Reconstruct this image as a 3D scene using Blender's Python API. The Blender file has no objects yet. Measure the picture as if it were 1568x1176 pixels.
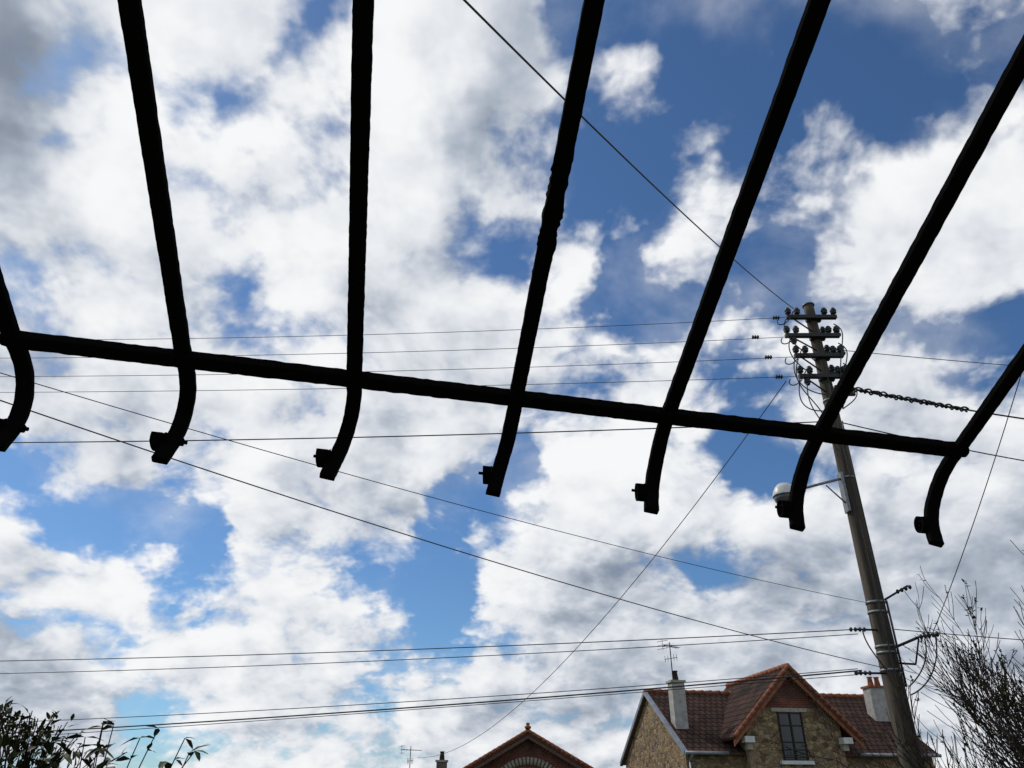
import bpy, bmesh, math, random
from mathutils import Vector, Matrix, noise as mnoise
random.seed(7)
sc = bpy.context.scene
EYE = 1.6

# ------------------------------------------------------------------ helpers
def link(o, parent=None):
    sc.collection.objects.link(o)
    if parent: o.parent = parent
    return o
def empty(name, loc=(0,0,0), rotz=0):
    e = bpy.data.objects.new(name, None); e.location = loc; e.rotation_euler = (0,0,rotz)
    e.empty_display_size = .2
    return link(e)
def mesh_obj(name, bm, mat, parent=None, smooth=False):
    me = bpy.data.meshes.new(name)
    bmesh.ops.recalc_face_normals(bm, faces=bm.faces)
    bm.to_mesh(me); bm.free()
    if smooth:
        for p in me.polygons: p.use_smooth = True
    for m in (mat if isinstance(mat,(list,tuple)) else [mat]): me.materials.append(m)
    return link(bpy.data.objects.new(name, me), parent)
def box(bm, x0,x1,y0,y1,z0,z1, mi=0):
    vs=[bm.verts.new(p) for p in [(x0,y0,z0),(x1,y0,z0),(x1,y1,z0),(x0,y1,z0),(x0,y0,z1),(x1,y0,z1),(x1,y1,z1),(x0,y1,z1)]]
    for f in [(0,3,2,1),(4,5,6,7),(0,1,5,4),(1,2,6,5),(2,3,7,6),(3,0,4,7)]:
        fc=bm.faces.new([vs[i] for i in f]); fc.material_index=mi
def boxo(name,x0,x1,y0,y1,z0,z1,mat,parent=None):
    bm=bmesh.new(); box(bm,x0,x1,y0,y1,z0,z1); return mesh_obj(name,bm,mat,parent)
def tube(bm, p0, p1, r0, r1=None, n=10, mi=0, cap=True):
    p0=Vector(p0); p1=Vector(p1); r1=r0 if r1 is None else r1
    d=(p1-p0).normalized(); up=Vector((0,0,1)) if abs(d.z)<.9 else Vector((1,0,0))
    a=d.cross(up).normalized(); b=d.cross(a)
    A=[];B=[]
    for i in range(n):
        t=2*math.pi*i/n; o=a*math.cos(t)+b*math.sin(t)
        A.append(bm.verts.new(p0+o*r0)); B.append(bm.verts.new(p1+o*r1))
    for i in range(n):
        f=bm.faces.new([A[i],A[(i+1)%n],B[(i+1)%n],B[i]]); f.material_index=mi; f.smooth=True
    if cap:
        bm.faces.new(A[::-1]).material_index=mi; bm.faces.new(B).material_index=mi
def lathe(bm, base, axis, prof, n=12, mi=0):
    base=Vector(base); d=Vector(axis).normalized(); up=Vector((0,0,1)) if abs(d.z)<.9 else Vector((1,0,0))
    a=d.cross(up).normalized(); b=d.cross(a); rings=[]
    for (h,r) in prof:
        rings.append([bm.verts.new(base+d*h+(a*math.cos(2*math.pi*i/n)+b*math.sin(2*math.pi*i/n))*max(r,.0005)) for i in range(n)])
    for k in range(len(rings)-1):
        for i in range(n):
            f=bm.faces.new([rings[k][i],rings[k][(i+1)%n],rings[k+1][(i+1)%n],rings[k+1][i]]); f.smooth=True; f.material_index=mi
    bm.faces.new(rings[0][::-1]).material_index=mi; bm.faces.new(rings[-1]).material_index=mi

# ------------------------------------------------------------------ materials
def newmat(name):
    m=bpy.data.materials.new(name); m.use_nodes=True
    nt=m.node_tree; b=nt.nodes['Principled BSDF']; return m,nt,b
def ramp(nt, stops):
    r=nt.nodes.new('ShaderNodeValToRGB'); e=r.color_ramp.elements
    while len(e)<len(stops): e.new(.5)
    for i,(p,c) in enumerate(stops): e[i].position=p; e[i].color=(*c,1)
    return r
def mat_noise(name,c0,c1,scale=5,rough=.7,bump=.2,detail=8,metal=0,dist=.02,stretch=None,c2=None,spec=.5):
    m,nt,b=newmat(name); L=nt.links
    tc=nt.nodes.new('ShaderNodeTexCoord'); mp=nt.nodes.new('ShaderNodeMapping')
    if stretch: mp.inputs['Scale'].default_value=stretch
    n=nt.nodes.new('ShaderNodeTexNoise'); n.inputs['Scale'].default_value=scale; n.inputs['Detail'].default_value=detail; n.inputs['Roughness'].default_value=.65
    L.new(tc.outputs['Object'],mp.inputs[0]); L.new(mp.outputs[0],n.inputs['Vector'])
    st=[(.35,c0),(.65,c1)]
    if c2: st.append((.75,c2))
    r=ramp(nt,st); L.new(n.outputs['Fac'],r.inputs[0]); L.new(r.outputs[0],b.inputs['Base Color'])
    bp=nt.nodes.new('ShaderNodeBump'); bp.inputs['Strength'].default_value=bump; bp.inputs['Distance'].default_value=dist
    L.new(n.outputs['Fac'],bp.inputs['Height']); L.new(bp.outputs[0],b.inputs['Normal'])
    b.inputs['Roughness'].default_value=rough; b.inputs['Metallic'].default_value=metal
    b.inputs['Specular IOR Level'].default_value=spec
    return m
M_IRON=mat_noise('rusty_black_paint',(.004,.004,.005),(.007,.006,.006),60,1.0,.4,dist=.003,c2=(.03,.018,.013),spec=.02)
M_POLE=mat_noise('weathered_wood',(.04,.034,.026),(.125,.105,.082),14,.9,.7,stretch=(1,1,.06),spec=.2)
M_STEEL=mat_noise('galvanised_steel',(.14,.15,.16),(.26,.27,.28),20,.5,.1,metal=.4)
M_CABLE=mat_noise('cable_rubber',(.010,.010,.012),(.02,.02,.022),30,.6,.0)
M_INS=mat_noise('dark_glass_insulator',(.012,.018,.02),(.03,.045,.05),20,.4,.0,spec=.3)
M_WHITE=mat_noise('white_enamel',(.5,.5,.48),(.68,.68,.66),6,.4,.02)
M_STUCCO=mat_noise('pale_render',(.28,.27,.25),(.46,.44,.41),5,.9,.3,c2=(.52,.5,.48))
M_TERRA=mat_noise('terracotta',(.18,.06,.035),(.36,.14,.075),7,.85,.3,spec=.2)
M_CREAM=mat_noise('cream_stone',(.28,.25,.2),(.42,.38,.31),9,.85,.2)
M_ZINC=mat_noise('zinc',(.2,.22,.25),(.32,.34,.38),4,.5,.05,metal=.4)
M_BARK=mat_noise('bark',(.025,.019,.015),(.055,.043,.034),25,.95,.3,spec=.1)
M_TIMBER=mat_noise('painted_timber',(.08,.04,.03),(.14,.07,.05),10,.7,.1)
M_GROUND=mat_noise('grass_ground',(.03,.05,.015),(.09,.1,.04),1.5,.95,.5,dist=.05)
def mat_leaf():
    m,nt,b=newmat('leaf'); L=nt.links
    g=nt.nodes.new('ShaderNodeNewGeometry'); r=ramp(nt,[(0,(.018,.028,.01)),(.5,(.04,.058,.018)),(.85,(.08,.09,.028)),(1,(.09,.06,.025))])
    L.new(g.outputs['Random Per Island'],r.inputs[0]); L.new(r.outputs[0],b.inputs['Base Color']); b.inputs['Roughness'].default_value=.6
    b.inputs['Specular IOR Level'].default_value=.2
    return m
M_LEAF=mat_leaf()
def mat_stone():
    m,nt,b=newmat('rubble_stone'); L=nt.links
    tc=nt.nodes.new('ShaderNodeTexCoord'); mp=nt.nodes.new('ShaderNodeMapping'); mp.inputs['Scale'].default_value=(1,1,1.5)
    L.new(tc.outputs['Object'],mp.inputs[0])
    nz=nt.nodes.new('ShaderNodeTexNoise'); nz.inputs['Scale'].default_value=2.5
    L.new(mp.outputs[0],nz.inputs['Vector'])
    ad=nt.nodes.new('ShaderNodeVectorMath'); ad.operation='MULTIPLY_ADD'; ad.inputs[1].default_value=(.25,.25,.25)
    L.new(nz.outputs['Color'],ad.inputs[0]); L.new(mp.outputs[0],ad.inputs[2])
    v=nt.nodes.new('ShaderNodeTexVoronoi'); v.inputs['Scale'].default_value=4.8; L.new(ad.outputs[0],v.inputs['Vector'])
    e=nt.nodes.new('ShaderNodeTexVoronoi'); e.feature='DISTANCE_TO_EDGE'; e.inputs['Scale'].default_value=4.8; L.new(ad.outputs[0],e.inputs['Vector'])
    sp=nt.nodes.new('ShaderNodeSeparateColor'); L.new(v.outputs['Color'],sp.inputs[0])
    r=ramp(nt,[(0,(.09,.058,.034)),(.4,(.24,.165,.09)),(.75,(.36,.255,.135)),(1,(.18,.15,.12))]); L.new(sp.outputs[0],r.inputs[0])
    mr=nt.nodes.new('ShaderNodeMapRange'); mr.inputs['From Min'].default_value=.02; mr.inputs['From Max'].default_value=.1; L.new(e.outputs['Distance'],mr.inputs[0])
    mx=nt.nodes.new('ShaderNodeMix'); mx.data_type='RGBA'; L.new(mr.outputs[0],mx.inputs[0]); mx.inputs[6].default_value=(.27,.21,.145,1); L.new(r.outputs[0],mx.inputs[7])
    L.new(mx.outputs[2],b.inputs['Base Color']); b.inputs['Roughness'].default_value=.9; b.inputs['Specular IOR Level'].default_value=.2
    bp=nt.nodes.new('ShaderNodeBump'); bp.inputs['Distance'].default_value=.06; bp.inputs['Strength'].default_value=.8
    L.new(mr.outputs[0],bp.inputs['Height']); L.new(bp.outputs[0],b.inputs['Normal'])
    return m
M_STONE=mat_stone()
def mat_brickuv(name,c1,c2,mort,bw,rh,ms=.01,bump=.6,bd=.02):
    m,nt,b=newmat(name); L=nt.links
    tc=nt.nodes.new('ShaderNodeTexCoord'); br=nt.nodes.new('ShaderNodeTexBrick')
    br.inputs['Scale'].default_value=1; br.inputs['Brick Width'].default_value=bw; br.inputs['Row Height'].default_value=rh
    br.inputs['Mortar Size'].default_value=ms; br.inputs['Mortar Smooth'].default_value=.4
    br.inputs['Color1'].default_value=(*c1,1); br.inputs['Color2'].default_value=(*c2,1); br.inputs['Mortar'].default_value=(*mort,1)
    L.new(tc.outputs['UV'],br.inputs['Vector'])
    nz=nt.nodes.new('ShaderNodeTexNoise'); nz.inputs['Scale'].default_value=1.6; nz.inputs['Detail'].default_value=8; L.new(tc.outputs['Object'],nz.inputs['Vector'])
    r=ramp(nt,[(.3,(.4,.45,.48)),(.7,(1.2,1.12,1.05))]); L.new(nz.outputs['Fac'],r.inputs[0])
    mx=nt.nodes.new('ShaderNodeMix'); mx.data_type='RGBA'; mx.blend_type='MULTIPLY'; mx.inputs[0].default_value=.9
    L.new(br.outputs['Color'],mx.inputs[6]); L.new(r.outputs[0],mx.inputs[7]); L.new(mx.outputs[2],b.inputs['Base Color'])
    bp=nt.nodes.new('ShaderNodeBump'); bp.inputs['Distance'].default_value=bd; bp.inputs['Strength'].default_value=bump; bp.invert=True
    L.new(br.outputs['Fac'],bp.inputs['Height']); L.new(bp.outputs[0],b.inputs['Normal']); b.inputs['Roughness'].default_value=.9; b.inputs['Specular IOR Level'].default_value=.1
    return m
M_TILE=mat_brickuv('clay_roof_tiles',(.095,.052,.040),(.06,.038,.032),(.015,.011,.01),.24,.3,.03)
M_BRICK=mat_brickuv('red_brick',(.2,.07,.045),(.14,.05,.035),(.18,.15,.13),.22,.075,.01)
def mat_glass():
    m,nt,b=newmat('window_glass'); b.inputs['Base Color'].default_value=(.02,.025,.03,1); b.inputs['Roughness'].default_value=.08
    return m
M_GLASS=mat_glass()

def quad(bm, pts, mi=0, uvo=None):
    """planar polygon with metre-scaled UVs: u along first edge, v up the slope"""
    uvl=bm.loops.layers.uv.verify()
    vs=[bm.verts.new(p) for p in pts]; f=bm.faces.new(vs); f.material_index=mi
    P=[Vector(p) for p in pts]; u=(P[1]-P[0]).normalized(); n=(P[1]-P[0]).cross(P[2]-P[0]).normalized(); w=n.cross(u)
    for l in f.loops:
        d=l.vert.co-P[0]; l[uvl].uv=(d.dot(u),d.dot(w))
    return f
def slab(name,pts,th,mat,parent,under=None):
    """roof slope with real thickness (pts on the top surface, first edge = eave)"""
    bm=bmesh.new(); quad(bm,pts)
    P=[Vector(p) for p in pts]; n=(P[1]-P[0]).cross(P[2]-P[0]).normalized()
    if n.z<0: n=-n
    Q=[p-n*th for p in P]; k=len(P)
    quad(bm,[tuple(q) for q in Q[::-1]],1)
    for i in range(k):
        j=(i+1)%k; quad(bm,[P[i],P[j],Q[j],Q[i]],1)
    me=bpy.data.meshes.new(name); bm.to_mesh(me); bm.free(); me.materials.append(mat); me.materials.append(under or M_TIMBER)
    return link(bpy.data.objects.new(name,me),parent)

# ------------------------------------------------------------------ camera
cam=bpy.data.cameras.new('camera'); co=bpy.data.objects.new('camera',cam); link(co)
cam.lens=27.09; cam.sensor_width=36; cam.clip_start=.05; cam.clip_end=5000
co.location=(0,0,EYE); co.rotation_euler=(math.radians(90+29),0,0); sc.camera=co

# ------------------------------------------------------------------ ground
bm=bmesh.new()
bmesh.ops.create_grid(bm,x_segments=40,y_segments=40,size=1500)
mesh_obj('ground',bm,M_GROUND)

# ------------------------------------------------------------------ awning frame
aw=empty('metal_awning_frame')
P4=Vector((.0122,2.119,1.124+EYE)); BD=Vector((1,.1826,-.036)); RD=Vector((.1458,-.9176,.3698))
TS=[-1.434,-.974,-.4886,0,.4855,1.001,1.4993]
LN=[.375,.358,.354,.354,.362,.368,.375]; XD=[-.02,-.14,-.21,-.21,-.18,-.27,-.30]
WD=Vector((.9837,.1796,-.0354)).normalized()
def sweep(bm,pts,wd,hw,ht,amp=.0007,seed=0,patch=None):
    rings=[]; c=.12
    for i,p in enumerate(pts):
        a=pts[max(i-1,0)]; b=pts[min(i+1,len(pts)-1)]; t=(b-a).normalized()
        w=(wd-t*wd.dot(t)).normalized(); h=t.cross(w).normalized()
        sec=[(-1,-1+2*c),(-1,1-2*c),(-1+c,1),(1-c,1),(1,1-2*c),(1,-1+2*c),(1-c,-1),(-1+c,-1)]
        ring=[]
        for (x,y) in sec:
            q=p+w*x*hw+h*y*ht
            k=amp; s=0
            if patch: s=patch(i)
            n=mnoise.noise(q*38+Vector((seed*9.1,0,0)))
            n2=mnoise.noise(q*110+Vector((seed*3.1,5,0)))
            q=q+w*x*(n*k*1.3+n2*k*.8)+h*y*(n*k)
            if s>0:   # flaking rust scale: knobbly bites out of the edges
                f=mnoise.noise(Vector((i*.24,seed+x*7,y*.3)))+.7*mnoise.noise(Vector((i*.7,seed+x*3,3)))
                q+=w*x*(.0085*s*(f if f>0 else f*.5))
            ring.append(bm.verts.new(q))
        rings.append(ring)
    for k in range(len(rings)-1):
        for i in range(8):
            bm.faces.new([rings[k][i],rings[k][(i+1)%8],rings[k+1][(i+1)%8],rings[k+1][i]])
    bm.faces.new(rings[0][::-1]); bm.faces.new(rings[-1])
for k,t in enumerate(TS):
    base=P4+BD*t; pts=[]
    N=300; L0=3.15
    for i in range(N): pts.append(base+RD*(L0*(1-i/N)))
    pts.append(base.copy()); p=base.copy()
    LA=LN[k]; n=30; x0=XD[k]
    th0=math.radians(-22); th1=math.radians(-114)
    for i in range(n):
        s=(i+.5)/n; s=min(1,max(0,(s-.10)/.72)); th=th0+(th1-th0)*s
        xx=x0*(min(1.3,.5+i/n*1.6) if i/n<.55 else 1.3-(i/n-.55)*1.6)
        p=p+Vector((xx,math.cos(th)*.985,math.sin(th)*.985))*(LA/n); pts.append(p.copy())
    bm=bmesh.new()
    def pf(i,N=N,L0=L0,k=k):
        l=L0*(1-i/N)
        if k==3: return 1 if abs(l-.66)<.13 else max(0,1-(abs(l-.66)-.13)/.05)
        if k in(2,5): return .15 if l<1 else 0
        return .06
    sweep(bm,pts,WD,.0222,.012,.0009,k,pf)
    mesh_obj('rafter_%d'%(k+1),bm,M_IRON,aw)
    # gutter-tube stub and bolt at the curled end
    e=pts[-8]; bm=bmesh.new()
    ax=-WD; c=e+ax*.0215+Vector((0,.004,0)); r=.033
    ns=28; ring=[]
    ay=Vector((0,1,0)); az=Vector((0,0,1)); wl=.026+.004*(k%3)
    for j in range(ns+1):
        an=math.radians(-205+300*j/ns); o=ay*math.cos(an)+az*math.sin(an); rr=r*(1-.25*max(0,(j/ns-.6))/.4)
        ring.append([bm.verts.new(c+o*rr),bm.verts.new(c+o*rr+ax*wl),bm.verts.new(c+o*(rr-.007)+ax*wl),bm.verts.new(c+o*(rr-.007))])
    for j in range(ns):
        for q in range(4): 
            f=bm.faces.new([ring[j][q],ring[j+1][q],ring[j+1][(q+1)%4],ring[j][(q+1)%4]])
    bm.faces.new(ring[0]); bm.faces.new(ring[-1][::-1])
    tube(bm,c-ax*.0,c+ax*(wl+.014),.005,n=8); lathe(bm,c+ax*(wl-.012),ax,[(0,.012),(.007,.012)],6)
    lathe(bm,c+ax*0,ax,[(0,.026),(.003,.026)],20)
    if k in (0,1): lathe(bm,e+WD*.0215,WD,[(0,.012),(.010,.012),(.0105,.006),(.02,.006)],6)
    mesh_obj('gutter_clip_%d'%(k+1),bm,M_IRON,aw)
bm=bmesh.new(); pts=[]
a=P4+BD*(-1.445); b=P4+BD*1.50
for i in range(220): pts.append(a.lerp(b,i/219))
sweep(bm,pts,RD,.0235,.0170,.0014,11)
mesh_obj('cross_beam',bm,M_IRON,aw)
bm=bmesh.new()
for k,t in enumerate(TS):   # weld collars
    b0=P4+BD*t
    for s in (-1,1):
        lathe(bm,b0+WD*.019*s,WD*s,[(0,.0245),(.004,.0235),(.01,.019)],8)
mesh_obj('weld_collars',bm,M_IRON,aw)
bm=bmesh.new()
wp=P4+RD*3.13
sweep(bm,[wp+BD*(-1.6+3.3*i/60) for i in range(61)],Vector((0,0,1)),.03,.012,.0006,5)
mesh_obj('wall_plate',bm,M_IRON,aw)
# rendered wall the awning is fixed to (behind the viewpoint)
hw=empty('rendered_house_wall',(wp.x,wp.y-.02,0),math.atan2(.1826,1))
boxo('wall',-5,5,-.3,0,0,5.6,M_STUCCO,hw)
boxo('door_frame',-.6,.6,.002,.05,0,2.3,M_CREAM,hw); boxo('door_leaf',-.5,.5,.052,.08,.02,2.2,M_TIMBER,hw)
boxo('coping',-5.1,5.1,-.35,.05,5.6,5.7,M_CREAM,hw)

# ------------------------------------------------------------------ utility pole
PX,PY=4.98,10.69
def pole(name,x,y):
    e=empty(name,(x,y,0)); bm=bmesh.new(); n=20; rings=[]
    H=9.02
    for k in range(60):
        z=H*k/59; r=.152-(.152-.082)*(z/H)
        rings.append([bm.verts.new(((r+.004*mnoise.noise(Vector((math.cos(2*math.pi*i/n)*3,math.sin(2*math.pi*i/n)*3,z*.8))))*math.cos(2*math.pi*i/n),(r)*math.sin(2*math.pi*i/n),z)) for i in range(n)])
    for k in range(59):
        for i in range(n):
            f=bm.faces.new([rings[k][i],rings[k][(i+1)%n],rings[k+1][(i+1)%n],rings[k+1][i]]); f.smooth=True
    bm.faces.new(rings[-1]); mesh_obj('shaft',bm,M_POLE,e)
    bm=bmesh.new()
    lathe(bm,(0,0,H),(0,0,1),[(0,.1),(.02,.1),(.05,.05)],14)
    for z in (4.08,3.95,3.5,3.42,3.2,5.9,6.6,7.2): lathe(bm,(0,0,z),(0,0,1),[(0,.085+.07*(1-z/9)+.006),(.03,.085+.07*(1-z/9)+.006)],20)
    mesh_obj('steel_bands',bm,M_STEEL,e)
    bmA=bmesh.new(); bmI=bmesh.new()
    prof=[(0,.02),(.02,.022),(.022,.045),(.035,.05),(.05,.032),(.065,.054),(.085,.052),(.1,.032),(.115,.038),(.13,.022),(.14,.005)]
    for i,z in enumerate((8.72,8.36,7.98,7.6)):
        x0=-.46-(.08 if i==1 else 0); x1=.36-.02*i; yy=-.125
        box(bmA,x0,x1,yy-.035,yy+.035,z-.035,z+.025)
        box(bmA,-.12,.12,yy+.035,yy+.1,z-.05,z+.035)
        tube(bmA,(x0+.1,yy,z-.03),(-.07,yy+.03,z-.27),.013,n=6)
        for xx in (x0+.04,x0+.19,.18,x1-.03):
            tube(bmA,(xx,yy,z+.02),(xx,yy,z+.06),.012,n=6); lathe(bmI,(xx,yy,z+.045),(0,0,1),prof,12)
        if i%2: lathe(bmI,(x0+.12,yy,z-.035),(0,0,-1),prof,12)
        z2=z-.19; box(bmA,.1,.48,.09,.14,z2-.03,z2+.02)
        for xx in (.2,.43): lathe(bmI,(xx,.115,z2+.02),(0,0,1),prof,12)
    mesh_obj('crossarms',bmA,M_CABLE,e); mesh_obj('insulators',bmI,M_INS,e)
    return e
up=pole('utility_pole',PX,PY)
bm=bmesh.new()
for z,s,l in ((4.12,1,.34),(3.72,-1,.32),(3.17,-1,.42)):
    tube(bm,(s*.1,-.08,z),(s*(.1+l),-.12,z+(.18 if s>0 else .0)),.014,n=8)
    for q in range(4):
        lathe(bm,(s*(.1+l*.5+q*.06),-.11,z+((.1+q*.02) if s>0 else 0)),(s,0,.2 if s>0 else 0),[(0,.014),(.012,.03),(.026,.03),(.038,.014)],8)
tube(bm,(.1,-.06,3.5),(.42,-.1,3.62),.018,n=8); tube(bm,(.42,-.1,3.62),(.62,-.1,3.66),.012,n=8)
tube(bm,(.1,-.06,3.3),(.3,-.1,3.28),.014,n=8); tube(bm,(.3,-.1,3.28),(.42,-.1,3.60),.012,n=8)
for q in range(5): lathe(bm,(.44+q*.055,-.1,3.625+q*.008),(1,0,.15),[(0,.014),(.012,.034),(.028,.034),(.04,.014)],8)
tube(bm,(.1,-.12,3.0),(.1,-.12,4.1),.014,n=6)
mesh_obj('anchor_clamps',bm,M_CABLE,up)
def cable_curve(name,splines,r,mat,parent,res=2):
    cu=bpy.data.curves.new(name,'CURVE'); cu.dimensions='3D'; cu.bevel_depth=r; cu.bevel_resolution=res; cu.use_fill_caps=True
    for s in splines:
        sp=cu.splines.new('POLY'); sp.points.add(len(s)-1)
        for i,p in enumerate(s):
            sp.points[i].co=(p[0],p[1],p[2],1); sp.points[i].radius=p[3] if len(p)>3 else 1
    cu.materials.append(mat); return link(bpy.data.objects.new(name,cu),parent)
def bez(p,n=16):
    out=[]
    for i in range(n+1):
        t=i/n; a=[Vector(q) for q in p]
        while len(a)>1: a=[a[j].lerp(a[j+1],t) for j in range(len(a)-1)]
        out.append(tuple(a[0]))
    return out
J=[]
for i,z in enumerate((8.7,8.33,7.95,7.57)):
    J.append(bez([(-.45,-.15,z),(-.75+.06*i,-.2,z-.35),(-.35-.1*i,-.25,z-.7),(-.12,-.16,z-.9+.1*i)]))
    J.append(bez([(-.6,-.12,z-.02),(-.72,-.16,z-.2),(-.5,-.2,z-.25),(-.35,-.16,z+.1)]))
    J.append(bez([(.3,-.1,z-.1),(.55,-.15,z-.3),(.2,-.2,z-.5),(.1,-.16,7.0)]))
J.append(bez([(-.42,-.15,7.9),(-.7,-.15,7.3),(-.2,-.2,7.2),(-.15,-.14,6.6)]))
J.append(bez([(-.35,-.15,7.5),(-.5,-.15,6.9),(-.15,-.2,6.8),(-.13,-.14,6.2)]))
J.append([(-.02,-.15,z) for z in (3.0,4,5,6,7,7.6)]); J.append([(.05,-.15,z) for z in (2.0,3,4,5,6,6.8)])
J.append(bez([(.5,-.1,3.6),(.45,-.2,3.3),(.25,-.2,3.1),(.12,-.15,3.0)])); J.append(bez([(.65,-.1,3.66),(.6,-.2,3.35),(.4,-.2,3.0),(.12,-.15,2.9)]))
J.append(bez([(-.3,-.1,3.7),(-.35,-.2,3.5),(-.2,-.2,3.3),(-.12,-.15,3.2)]))
cable_curve('jumper_cables',J,.009,M_CABLE,up)
p2=pole('utility_pole',-16,11.0)
sl=empty('street_lamp',(PX,PY,-.12))
bm=bmesh.new()
tube(bm,(-.1,-.06,6.02),(-.75,-.24,5.80),.02,n=8); tube(bm,(-.1,-.06,5.6),(-.4,-.14,5.88),.011,n=6); box(bm,-.14,-.1,-.12,.02,5.5,6.1)
mesh_obj('bracket_arm',bm,M_STEEL,sl)
bm=bmesh.new(); lathe(bm,(-1.10,-.34,5.82),(0,0,-1),[(0,.03),(.01,.08),(.05,.12),(.10,.15),(.15,.165),(.18,.17),(.19,.17)],20)
tube(bm,(-1.10,-.34,5.78),(-.75,-.24,5.80),.045,.03,n=10)
mesh_obj('enamel_hood',bm,M_WHITE,sl)
bm=bmesh.new(); lathe(bm,(-1.10,-.34,5.628),(0,0,-1),[(0,.16),(.05,.15),(.10,.12),(.14,.05)],20)
mesh_obj('glass_bowl',bm,mat_noise('bowl_glass',(.06,.065,.07),(.12,.12,.12),4,.3,0),sl)

# ------------------------------------------------------------------ wires
wires=empty('overhead_wires')
def wire(name,a,b,sag,r=.006,n=48):
    a=Vector(a); b=Vector(b); pts=[]
    for i in range(n+1):
        t=i/n; p=a.lerp(b,t); p.z-=4*sag*t*(1-t); p.z+=EYE; pts.append(tuple(p))
    return cable_curve(name,[pts],r,M_CABLE,wires,1)
ends=[(4.30,7.12,.25,7.05),(3.9,6.74,.22,6.68),(4.05,6.36,.2,6.32),(4.16,6.0,.14,5.98)]
ins=bmesh.new()
for i,(x,z,s,z2) in enumerate(ends):
    wire('line_%d'%i,(4.5,10.58,z),(-16,11.0,z2),s,.0045)
    for q in range(3):
        lathe(ins,(x+.04*q,10.59,z+EYE),(1,0,0),[(0,.015),(.01,.035),(.022,.035),(.034,.015)],10)
mesh_obj('strain_insulators',ins,M_CABLE,wires)
wire('feeder',(4.9,10.55,5.2),(-16,11.0,5.1),.18,.009)
wire('feeder_right',(5.05,10.6,5.2),(20,11.6,4.6),.75,.009)
wire('line_right',(5.3,10.6,6.5),(22,11.5,6.3),.3,.006)
wire('bundle_right',(5.1,10.6,5.85),(20,11.6,5.6),.7,.013)
tw=[]
for ph in (0,2.1,4.2):
    s=[]
    for i in range(150):
        t=i/149; Xx=5.12+2.0*t; f=(Xx-5.1)/14.9; z=5.85-.25*f-4*.7*f*(1-f)+EYE
        rr=.022+.016*math.sin(i*.31+ph*2)+.045*max(0,mnoise.noise(Vector((i*.12,ph,0))))
        s.append((Xx,10.6+.067*(Xx-5.1)+rr*math.cos(i*.36+ph),z+rr*math.sin(i*.36+ph)))
    tw.append(s)
cable_curve('twisted_bundle',tw,.014,M_CABLE,wires,1)
wire('service_drop_overhead',(4.75,10.55,7.18),(-2.2,-.5,2.75),.27,.0075)
wire('service_drop_a',(4.88,10.55,1.62),(-6.5,2.6,3.0),.22,.0048)
wire('service_drop_b',(4.88,10.55,2.45),(-6.5,2.6,2.95),.2,.0034)
wire('street_cable_a',(4.6,10.57,2.12),(-16,13.5,2.15),.14,.0065)
wire('street_cable_b',(4.6,10.57,2.06),(-16,13.5,1.95),.18,.0055)
wire('street_cable_c',(4.55,10.57,1.6),(-14,13.5,.85),.12,.010)
wire('street_cable_d',(4.5,10.57,1.62),(-14,13.5,1.1),.14,.0055)
wire('street_cable_e',(4.5,10.57,1.55),(-14,13.5,.7),.06,.005)
wire('street_cable_right',(5.1,10.57,2.12),(20,12,2.3),.3,.006)
wire('house_drop',(4.3,10.55,5.9),(-4.2,38,2.08),1.4,.0075)
wire('garden_drop',(5.6,10.6,2.06),(5.75,3.2,8.0),.35,.0055)

# ------------------------------------------------------------------ stone house (right)
def house_chimney(par,name,x,y,w,d,z0,z1,mat,pots):
    boxo(name,x-w/2,x+w/2,y-d/2,y+d/2,z0,z1,mat,par)
    boxo(name+'_cap',x-w/2-.05,x+w/2+.05,y-d/2-.05,y+d/2+.05,z1,z1+.08,M_TERRA if pots==2 else M_CREAM,par)
    bm=bmesh.new()
    for i in range(pots):
        xx=x+(i-(pots-1)/2)*.3; lathe(bm,(xx,y,z1+.08),(0,0,1),[(0,.11),(.05,.12),(.3,.085),(.33,.11),(.36,.11)],12)
    mesh_obj(name+'_pots',bm,M_TERRA if pots==2 else M_BARK,par)
sh=empty('stone_house',(6.1,30,-.12),math.atan2(.172,.985))
W=9.6; D=7.0; EZ=3.72; RZ=5.96
def gable_solid(name,pts2,axis,a0,a1,mat,par):
    bm=bmesh.new()
    f=lambda h,z,a:(h,a,z) if axis=='y' else (a,h,z)
    A=[f(h,z,a0) for h,z in pts2]; B=[f(h,z,a1) for h,z in pts2]
    quad(bm,A); quad(bm,B[::-1]); k=len(A)
    for i in range(k):
        j=(i+1)%k; quad(bm,[A[i],A[j],B[j],B[i]])
    return mesh_obj(name,bm,mat,par)
gable_solid('main_walls',[(0,0),(D,0),(D,EZ-.12),(D/2,RZ-.14),(0,EZ-.12)],'x',0,W,M_STONE,sh)
sl_=(RZ-EZ)/(D/2)
ov=.3; e_=EZ-sl_*ov
slab('roof_front',[(-.12,-ov,e_),(W+.12,-ov,e_),(W+.12,D/2,RZ),(-.12,D/2,RZ)],.09,M_TILE,sh)
slab('roof_back',[(W+.12,D+ov,e_),(-.12,D+ov,e_),(-.12,D/2,RZ-.003),(W+.12,D/2,RZ-.003)],.09,M_TILE,sh)
bm=bmesh.new()
random.seed(11)
x=-.12
while x<W+.1: tube(bm,(x,D/2,RZ+.01),(x+.36,D/2,RZ+.02),.085,.105,8); x+=.36
mesh_obj('ridge_tiles',bm,M_TERRA,sh)
bm=bmesh.new(); e0=EZ-sl_*.3
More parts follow.
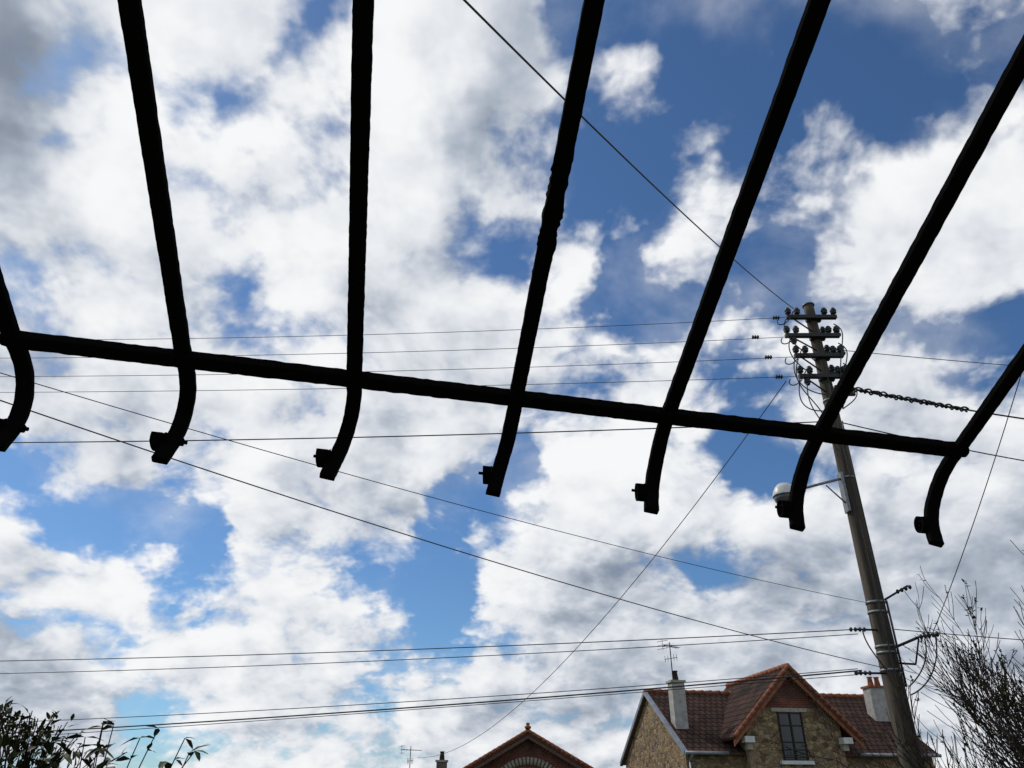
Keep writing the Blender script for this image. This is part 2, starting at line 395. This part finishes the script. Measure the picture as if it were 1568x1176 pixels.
for (y0,z0,y1,z1) in ((-.32,e0,D/2,RZ),(D+.32,e0,D/2,RZ)):
    vs=[(-.17,y0,z0+.05),(-.04,y0,z0+.05),(-.04,y1,z1+.05),(-.17,y1,z1+.05)]
    up_=[bm.verts.new(v) for v in vs]; dn=[bm.verts.new((v[0],v[1],v[2]-.16)) for v in vs]
    bm.faces.new(up_); bm.faces.new(dn[::-1])
    for i in range(4): bm.faces.new([up_[i],up_[(i+1)%4],dn[(i+1)%4],dn[i]])
mesh_obj('verge_flashing',bm,M_ZINC,sh)
bm=bmesh.new(); tube(bm,(-.15,-.36,e0-.03),(1.45,-.36,e0-.03),.06,n=10); tube(bm,(6.5,-.36,e0-.03),(W+.1,-.36,e0-.03),.06,n=10)
tube(bm,(.12,-.36,e0-.05),(.12,-.08,e0-.3),.045,n=8); tube(bm,(.12,-.08,e0-.3),(.12,-.08,0),.045,n=8)
mesh_obj('gutters',bm,M_ZINC,sh)
gx0,gx1,gc=2.15,5.80,3.97; GZ=6.40; gp=(6.40-4.0)/2.43
gable_solid('gable_walls',[(gx0,0),(gx1,0),(gx1,GZ-.14-gp*(gx1-gc)),(gc,GZ-.14),(gx0,GZ-.14-gp*(gc-gx0))],'y',-.5,4.5,M_STONE,sh)
hwid=2.45; ez=GZ-gp*hwid
slab('gable_roof_left',[(gc-hwid,4.6,ez),(gc-hwid,-.85,ez),(gc,-.85,GZ),(gc,4.6,GZ)],.09,M_TILE,sh)
slab('gable_roof_right',[(gc+hwid,-.85,ez),(gc+hwid,4.6,ez),(gc,4.6,GZ-.003),(gc,-.85,GZ-.003)],.09,M_TILE,sh)
bm=bmesh.new(); y=-.87
while y<4.4: tube(bm,(gc,y,GZ+.01),(gc,y+.36,GZ+.02),.085,.105,8); y+=.36
for s in (-1,1):
    n=14
    for i in range(n):
        t0=i/n; t1=(i+1)/n
        tube(bm,(gc+s*hwid*t0,-.86,GZ+.015-gp*hwid*t0),(gc+s*hwid*t1,-.86,GZ+.015-gp*hwid*t1),.07,.056,8)
mesh_obj('verge_tiles',bm,M_TERRA,sh)
bm=bmesh.new()
for s in (-1,1):
    P=[(gc,-.80,GZ-.13),(gc+s*hwid,-.80,ez-.13),(gc+s*hwid,-.80,ez-.30),(gc,-.80,GZ-.32)]
    A=[bm.verts.new(p) for p in P]; B=[bm.verts.new((p[0],p[1]+.05,p[2])) for p in P]
    bm.faces.new(A); bm.faces.new(B[::-1])
    for i in range(4): bm.faces.new([A[i],A[(i+1)%4],B[(i+1)%4],B[i]])
mesh_obj('barge_boards',bm,M_TERRA,sh)
bm=bmesh.new()
quad(bm,[(gc-1.15,-.512,5.0),(gc+1.15,-.512,5.0),(gc,-.512,GZ-.26)])
mesh_obj('brick_gable_panel',bm,M_BRICK,sh)
for i,s in enumerate((-1,1)):
    xw=gx0 if s<0 else gx1
    boxo('eave_block_%d'%i,xw-.22 if s<0 else xw-.14,xw+.14 if s<0 else xw+.22,-.82,-.49,3.82,4.02,M_WHITE,sh)
    boxo('eave_corbel_%d'%i,xw-.10,xw+.10,-.68,-.49,3.6,3.82,M_CREAM,sh)
def window(par,nm,x0,x1,z0,z1,y):
    boxo(nm+'_recess',x0,x1,y-.012,y-.002,z0,z1,M_GLASS,par)
    bm=bmesh.new(); 
    for a,b in ((x0,x0+.05),(x1-.05,x1),((x0+x1)/2-.03,(x0+x1)/2+.03)): box(bm,a,b,y-.045,y-.014,z0,z1)
    for z in (z0,z0+(z1-z0)*.36,z0+(z1-z0)*.7,z1-.06): box(bm,x0+.051,x1-.051,y-.04,y-.016,z,z+.04)
    mesh_obj(nm+'_frame',bm,M_BARK,par)
    boxo(nm+'_lintel',x0-.22,x1+.22,y-.06,y-.003,z1+.002,z1+.13,M_CREAM,par)
    boxo(nm+'_sill',x0-.15,x1+.15,y-.14,y-.003,z0-.12,z0-.002,M_WHITE,par)
    bm=bmesh.new(); tube(bm,(x0,y-.12,z0+.35),(x1,y-.12,z0+.35),.014,n=6); tube(bm,(x0,y-.12,z0+.1),(x1,y-.12,z0+.1),.014,n=6)
    for i in range(9): tube(bm,(x0+(x1-x0)*i/8,y-.12,z0+.1),(x0+(x1-x0)*i/8,y-.12,z0+.35),.007,n=5)
    mesh_obj(nm+'_rail',bm,M_CABLE,par)
window(sh,'attic_window',3.42,4.36,3.27,4.86,-.5)
window(sh,'ground_window',3.42,4.36,.9,2.4,-.5); window(sh,'side_window',7.2,8.2,.9,2.4,0); 
boxo('front_door',.7,1.6,-.05,-.003,0,2.1,M_TIMBER,sh)
bm=bmesh.new()
for xw,s in ((gx0,1),(gx1,-1)):
    z=0;i=0
    while z<3.55:
        l=.32 if i%2 else .2
        xa,xb=(xw-.006,xw+l) if s>0 else (xw-l,xw+.006)
        box(bm,xa,xb,-.52,-.3,z,z+.21); z+=.215;i+=1
mesh_obj('quoins',bm,mat_noise('warm_stone',(.16,.105,.065),(.32,.22,.13),6,.9,.4),sh)
house_chimney(sh,'chimney_left',.38,1.25,.5,.45,4.2,6.0,M_STUCCO,1)
house_chimney(sh,'chimney_right',9.2,2.0,.8,.5,3.5,6.1,M_STUCCO,2)
def antenna(par,x,y,z0,z1,nel=7):
    bm=bmesh.new(); tube(bm,(x,y,z0),(x,y,z1),.02,n=6)
    d=Vector((.8,.5,0)).normalized(); c=Vector((x,y,z1-.15)); pd=Vector((-.5,.8,0)).normalized()
    tube(bm,c-d*.45,c+d*.55,.013,n=5)
    for i in range(nel):
        q=c+d*(-.42+.15*i); l=.26-.02*i; tube(bm,q-pd*l,q+pd*l,.009,n=5); 
    for zz in (-.14,.14): tube(bm,c-d*.45+Vector((0,0,zz))-pd*.26,c-d*.45+Vector((0,0,zz))+pd*.26,.009,n=5)
    tube(bm,c-d*.45-Vector((0,0,.2)),c-d*.45+Vector((0,0,.2)),.009,n=5)
    c2=c-Vector((0,0,.45)); tube(bm,c2-pd*.3,c2+pd*.3,.012,n=5)
    for i in range(5): q=c2+pd*(-.28+.14*i); tube(bm,q-Vector((0,0,.12)),q+Vector((0,0,.12)),.009,n=5)
    mesh_obj('tv_antenna',bm,M_CABLE,par)
antenna(sh,.28,1.25,6.0,7.5)

# ------------------------------------------------------------------ brick house (centre)
bh=empty('brick_house',(.71,38,0))
hz=4.72; ps=1.56/2.85; he=3.7
gable_solid('walls',[(-3.3,0),(3.3,0),(3.3,hz-.13-ps*3.3),(0,hz-.13),(-3.3,hz-.13-ps*3.3)],'y',0,8,M_BRICK,bh)
ez2=hz-ps*he
slab('roof_left',[(-he,8.3,ez2),(-he,-.5,ez2),(0,-.5,hz),(0,8.3,hz)],.1,M_TILE,bh)
slab('roof_right',[(he,-.5,ez2),(he,8.3,ez2),(0,8.3,hz-.003),(0,-.5,hz-.003)],.1,M_TILE,bh)
bm=bmesh.new(); y=-.5
while y<8.2: tube(bm,(0,y,hz+.02),(0,y+.38,hz+.03),.11,.13,8); y+=.38
for s in (-1,1):
    for i in range(18):
        t0=i/18;t1=(i+1)/18; tube(bm,(s*he*t0,-.52,hz+.02-ps*he*t0),(s*he*t1,-.52,hz+.02-ps*he*t1),.08,.065,8)
lathe(bm,(0,-.5,hz+.1),(0,0,1),[(0,.14),(.08,.16),(.12,.07),(.2,.1),(.25,.03)],10)
mesh_obj('ridge_and_verge_tiles',bm,M_TERRA,bh)
bm=bmesh.new()
for s in (-1,1):
    P=[(0,-.46,hz-.14),(s*he,-.46,ez2-.14),(s*he,-.46,ez2-.3),(0,-.46,hz-.3)]
    A=[bm.verts.new(p) for p in P]; B=[bm.verts.new((p[0],p[1]+.05,p[2])) for p in P]
    bm.faces.new(A); bm.faces.new(B[::-1])
    for i in range(4): bm.faces.new([A[i],A[(i+1)%4],B[(i+1)%4],B[i]])
mesh_obj('barge_boards',bm,M_TIMBER,bh)
bm=bmesh.new()
for i in range(25):
    an=math.radians(20+140*i/24); c=Vector((math.cos(an)*1.5,-.03,1.95+math.sin(an)*1.45))
    tube(bm,c,c+Vector((math.cos(an)*.3,0,math.sin(an)*.3)),.07,.08,4)
mesh_obj('arch_bricks',bm,M_CREAM,bh)
window(bh,'window',-.6,.6,1.2,2.6,0)
house_chimney(bh,'chimney',-3.9+.0,1.0,.45,.45,2.0,3.55,M_BRICK,1)
antenna(bh,-5.35,1.0,0,4.2,6)

# ------------------------------------------------------------------ vegetation
def branches(splines,tips,p,d,L,r,depth,maxd,spread,upb,segs=6,kids=(3,4),rk=.8,rmin=0):
    pts=[(*p,r)]; q=Vector(p); dd=Vector(d).normalized(); nodes=[]
    for i in range(segs):
        dd=(dd+Vector((random.uniform(-1,1),random.uniform(-1,1),random.uniform(-.6,1)))*.13+Vector((0,0,upb))).normalized()
        q=q+dd*(L/segs); rr=max(rmin,r*(1-.55*(i+1)/segs)); pts.append((*q,rr)); nodes.append((q.copy(),dd.copy(),rr))
    splines.append(pts); tips.append((q.copy(),dd.copy()))
    if depth<maxd:
        for j in range(random.randint(*kids)):
            nq,nd,nr=nodes[random.randint(1,segs-1)]
            ax=nd.cross(Vector((random.uniform(-1,1),random.uniform(-1,1),random.uniform(-1,1)))).normalized()
            nd2=(nd*math.cos(spread)+ax*math.sin(spread)).normalized()
            branches(splines,tips,nq,nd2,L*random.uniform(.42,.62),max(rmin,nr*rk),depth+1,maxd,spread,upb,max(4,segs-1),kids,rk,rmin)
def leaves(name,spots,size,parent,mat=M_LEAF,asp=.35,droop=.2):
    bm=bmesh.new()
    for (p,d) in spots:
        l=size*random.uniform(.6,1.2); d=(d+Vector((random.uniform(-1,1),random.uniform(-1,1),random.uniform(-1,.6)))*.9).normalized(); d.z-=droop; d.normalize()
        s=d.cross(Vector((random.uniform(-.4,.4),random.uniform(-.4,.4),1))).normalized(); n=s.cross(d)
        w=l*asp*.5
        c=[p,p+d*l*.35+s*w+n*w*.4,p+d*l*.75+s*w*.7-n*l*.03,p+d*l-n*l*.1,p+d*l*.75-s*w*.7-n*l*.03,p+d*l*.35-s*w+n*w*.4]
        m=bm.verts.new(p+d*l*.55); vs=[bm.verts.new(x) for x in c]
        for i in range(6): bm.faces.new([m,vs[i],vs[(i+1)%6]])
    me=bpy.data.meshes.new(name); bm.to_mesh(me); bm.free(); me.materials.append(mat)
    return link(bpy.data.objects.new(name,me),parent)
random.seed(21)
bt=empty('bare_tree'); S=[];T=[]
for i in range(34):
    az=random.uniform(0,2*math.pi); tl=random.uniform(.1,.85)
    branches(S,T,(6.35+random.uniform(-.3,.3),9.2+random.uniform(-.3,.3),0),(math.cos(az)*tl,math.sin(az)*tl,1),random.uniform(1.85,2.45),.03,0,3,.5,.05,9,(5,7),.8,.0036)
cable_curve('branches',S,1.0,M_BARK,bt,0)
sp=[t for t in T if t[0].z>2.2 and mnoise.noise(t[0]*1.5)>-.02]
random.shuffle(sp)
leaves('buds',[(p-d*random.uniform(0,.12),d) for p,d in sp[:900] for q in range(4)],.06,bt,asp=.5)
random.seed(5)
ls=empty('leafy_shrub'); S=[];T=[]
for i in range(15):
    bx=-3.40+random.uniform(-.6,.48)
    branches(S,T,(bx,5.1+random.uniform(-.3,.3),0),(random.uniform(-.12,.12),random.uniform(-.2,.2),1),random.uniform(1.5,1.85)-.35*max(0,bx+3.1),.010,0,2,.35,.0,8,(5,7),.8,.003)
def cut(s):   # pruned: no shoot above ~2.2 m
    return [p for p in s if p[2]<2.24-.4*max(0,p[0]+3.1)-.25*abs(mnoise.noise(Vector((p[0]*6,p[1]*6,0))))]
S=[c for c in (cut(s) for s in S) if len(c)>1]
cable_curve('stems',S,1.0,M_BARK,ls,0)
spots=[]
for s in S:
    if s[-1][2]<1.2: continue
    a=Vector(s[-2][:3]); b=Vector(s[-1][:3]); d=(b-a).normalized()
    for k in range(3): spots.append((b-d*random.uniform(0,.2)+Vector((random.uniform(-.02,.02),)*3),d))
leaves('foliage',spots,.075,ls,asp=.4)
lb=empty('laurel_bush'); S=[]; spots=[]
random.seed(13)
for i in range(22):
    tx=random.uniform(-2.85,-1.74); hgt=2.07-.10*abs(tx+2.3)+random.uniform(-.24,.03)
    S_=[]; b0=Vector((-2.4+random.uniform(-.2,.2),4.9,0)); b1=Vector((tx,4.9+random.uniform(-.25,.25),hgt)); ctrl=Vector((b0.x*.6+b1.x*.4,4.9,1.2))
    for k in range(15):
        t=k/14; p=b0*(1-t)**2+ctrl*2*t*(1-t)+b1*t*t; S_.append((*p,.008*(1-.6*t)))
        if t>.62:
            dd=(b1-ctrl).normalized()
            for q in range(2): spots.append((p,(dd+Vector((random.uniform(-1,1),random.uniform(-1,1),-.2)))))
    S.append(S_)
cable_curve('stems',S,1.0,M_BARK,lb,0)
leaves('foliage',spots,.12,lb,asp=.36,droop=.6)

# ------------------------------------------------------------------ sun + world
AZ=math.radians(-58); EL=math.radians(46)
sd=Vector((math.sin(AZ)*math.cos(EL),math.cos(AZ)*math.cos(EL),math.sin(EL)))
sun=bpy.data.lights.new('sun','SUN'); sun.energy=2.0; sun.angle=math.radians(.5); sun.color=(1,.95,.88)
so=bpy.data.objects.new('sun',sun); link(so); so.rotation_euler=(-sd).to_track_quat('-Z','Y').to_euler()

w=bpy.data.worlds.new('World'); sc.world=w; w.use_nodes=True
nt=w.node_tree; nt.nodes.clear(); L=nt.links; N=nt.nodes.new
def sock(x,inp):
    if isinstance(x,(int,float)): inp.default_value=x
    elif isinstance(x,tuple): inp.default_value=x
    else: L.new(x,inp)
def M(op,a,b=0.,c=0.,clamp=False):
    n=N('ShaderNodeMath'); n.operation=op; n.use_clamp=clamp; sock(a,n.inputs[0]); sock(b,n.inputs[1]); sock(c,n.inputs[2]); return n.outputs[0]
def VM(op,a,b=(0,0,0),c=(0,0,0)):
    n=N('ShaderNodeVectorMath'); n.operation=op; sock(a,n.inputs[0]); sock(b,n.inputs[1])
    if op=='MULTIPLY_ADD': sock(c,n.inputs[2])
    return n.outputs[0]
def SS(x,f0,f1,t0=0.,t1=1.,interp='SMOOTHSTEP'):
    n=N('ShaderNodeMapRange'); n.interpolation_type=interp; sock(x,n.inputs[0])
    for i,v in enumerate((f0,f1,t0,t1)): n.inputs[i+1].default_value=v
    return n.outputs[0]
def NOISE(v,scale,detail,rough,lac=2.0,dist=0.):
    n=N('ShaderNodeTexNoise'); n.noise_dimensions='2D'; L.new(v,n.inputs['Vector']); n.inputs['Scale'].default_value=scale; n.inputs['Detail'].default_value=detail
    n.inputs['Roughness'].default_value=rough; n.inputs['Lacunarity'].default_value=lac; n.inputs['Distortion'].default_value=dist; return n
def MIX(f,a,b):
    n=N('ShaderNodeMix'); n.data_type='RGBA'; sock(f,n.inputs[0]); sock(a,n.inputs[6]); sock(b,n.inputs[7]); return n.outputs[2]
tc=N('ShaderNodeTexCoord'); D_=VM('NORMALIZE',tc.outputs['Generated'])
sx=N('ShaderNodeSeparateXYZ'); L.new(D_,sx.inputs[0]); X,Y,Z=sx.outputs
zc=M('MAXIMUM',Z,0.); zd=M('ADD',zc,.50)
cx=N('ShaderNodeCombineXYZ'); L.new(M('DIVIDE',X,zd),cx.inputs[0]); L.new(M('DIVIDE',Y,zd),cx.inputs[1]); PV=cx.outputs[0]   # cloud-layer plane
ym=M('MAXIMUM',Y,.15)
cb=N('ShaderNodeCombineXYZ'); L.new(M('DIVIDE',X,ym),cb.inputs[0]); L.new(M('DIVIDE',Z,ym),cb.inputs[1])
wn=NOISE(PV,7.5,4,.6)
wc=VM('SUBTRACT',wn.outputs['Color'],(.5,.5,.5))
wv=VM('MULTIPLY_ADD',wc,(.14,.12,0),cb.outputs[0])
sw=N('ShaderNodeSeparateXYZ'); L.new(wv,sw.inputs[0]); A_,B_=sw.outputs[0],sw.outputs[1]
A01=SS(A_,-1.1,1.1,0,1,'LINEAR')
# weather chart of the northern sky: bearing (tan azimuth) across, elevation (tan) down.
# first string cloud amount 0-9, second string cloud greyness 0-9
chart=[(.097,.6125,"88778868889988999","44433333333333333"),
(.172,.636,"99879975899899999","54222223344444445"),
(.253,.663,"89827841899999999","21122223245665566"),
(.341,.691,"75219872599979999","02231343101333444"),
(.436,.722,"34878885289616888","33332343200333233"),
(.541,.755,"87899898778536645","44211344332333333"),
(.656,.793,"78869988864678422","43131143222222323"),
(.782,.833,"75578967683637998","45421133311222122"),
(.924,.879,"87888577643746789","53223333332233221"),
(1.079,.929,"87999699556436457","85112424421232232"),
(1.257,.986,"95999899968432576","86112324421332232"),
(1.454,1.05,"86998489832120255","74222413322222122")]
acc=None; pb=None
for (b,hwd,cs,gs) in chart:
    cr=N('ShaderNodeValToRGB'); cr.color_ramp.interpolation='EASE'; e=cr.color_ramp.elements
    while len(e)<17: e.new(.5)
    for i in range(17):
        e[i].position=((-hwd+2*hwd*i/16)+1.1)/2.2
        e[i].color=(int(cs[i])/9,int(gs[i])/9,0,1)
    L.new(A01,cr.inputs[0])
    acc=cr.outputs[0] if acc is None else MIX(SS(B_,pb,b),acc,cr.outputs[0])
    pb=b
front=SS(Y,.1,.35)
acc=MIX(front,(.66,.4,0,1),acc)
sc_=N('ShaderNodeSeparateColor'); L.new(acc,sc_.inputs[0]); COV,GRY=sc_.outputs[0],sc_.outputs[1]
n1=NOISE(PV,5.2,9,.54,2.1,.15).outputs['Fac']
vo=N('ShaderNodeTexVoronoi'); vo.voronoi_dimensions='2D'; vo.feature='SMOOTH_F1'; vo.inputs['Scale'].default_value=13; vo.inputs['Detail'].default_value=1; vo.inputs['Roughness'].default_value=.6; vo.inputs['Smoothness'].default_value=.8
L.new(VM('MULTIPLY_ADD',wc,(.2,.2,0),PV),vo.inputs['Vector'])
puff=M('SUBTRACT',.42,vo.outputs['Distance'])
base=SS(COV,0,1,-.62,.62,'LINEAR')
dens=M('MULTIPLY_ADD',puff,.42,M('MULTIPLY_ADD',M('SUBTRACT',n1,.5),2.3,base))
n3=NOISE(VM('ADD',PV,(7,3,1)),3.6,5,.50).outputs['Fac']
mask0=SS(dens,-.26,.30)
veil=SS(M('MULTIPLY_ADD',M('SUBTRACT',n1,.5),.6,n3),.46,.80,0,.42)   # thin high wisps
mask=M('MAXIMUM',mask0,veil)
n2=NOISE(VM('ADD',PV,(-.030,-.044,0)),5.2,4,.54,2.1,.15).outputs['Fac']
lit=M('ADD',M('MULTIPLY',M('SUBTRACT',n1,n2),1.35),M('MULTIPLY',puff,.30))
thick=SS(dens,.2,1.1,0.,.10)
g=M('ADD',M('MULTIPLY',GRY,1.08),M('MULTIPLY_ADD',M('SUBTRACT',n3,.5),.70,thick))
g=M('SUBTRACT',M('SUBTRACT',g,.19),lit)
g=SS(g,-.20,1.05)
cr=N('ShaderNodeValToRGB'); e=cr.color_ramp.elements
st=[(0,(9.3,9.4,9.5)),(.3,(7.2,7.5,8.0)),(.62,(4.4,4.9,5.7)),(1,(2.2,2.6,3.3))]
while len(e)<4: e.new(.5)
for i,(p,c) in enumerate(st): e[i].position=p; e[i].color=(c[0]/10,c[1]/10,c[2]/10,1)
L.new(g,cr.inputs[0]); cloud=VM('SCALE',cr.outputs[0]); cloud.node.inputs['Scale'].default_value=10.0
sky=N('ShaderNodeTexSky'); sky.sky_type='NISHITA'; sky.sun_disc=False; sky.sun_elevation=EL; sky.sun_rotation=AZ
sky.air_density=1.0; sky.dust_density=.4; sky.ozone_density=2.0
skyc=VM('MULTIPLY',sky.outputs[0],(.52,.74,.95))
col=MIX(mask,skyc,cloud)
bg=N('ShaderNodeBackground'); L.new(col,bg.inputs[0]); bg.inputs[1].default_value=.1
out=N('ShaderNodeOutputWorld'); L.new(bg.outputs[0],out.inputs[0])
w.cycles.sampling_method='MANUAL'; w.cycles.sample_map_resolution=512
sc.view_settings.view_transform='Standard'; sc.view_settings.look='None'; sc.view_settings.exposure=0
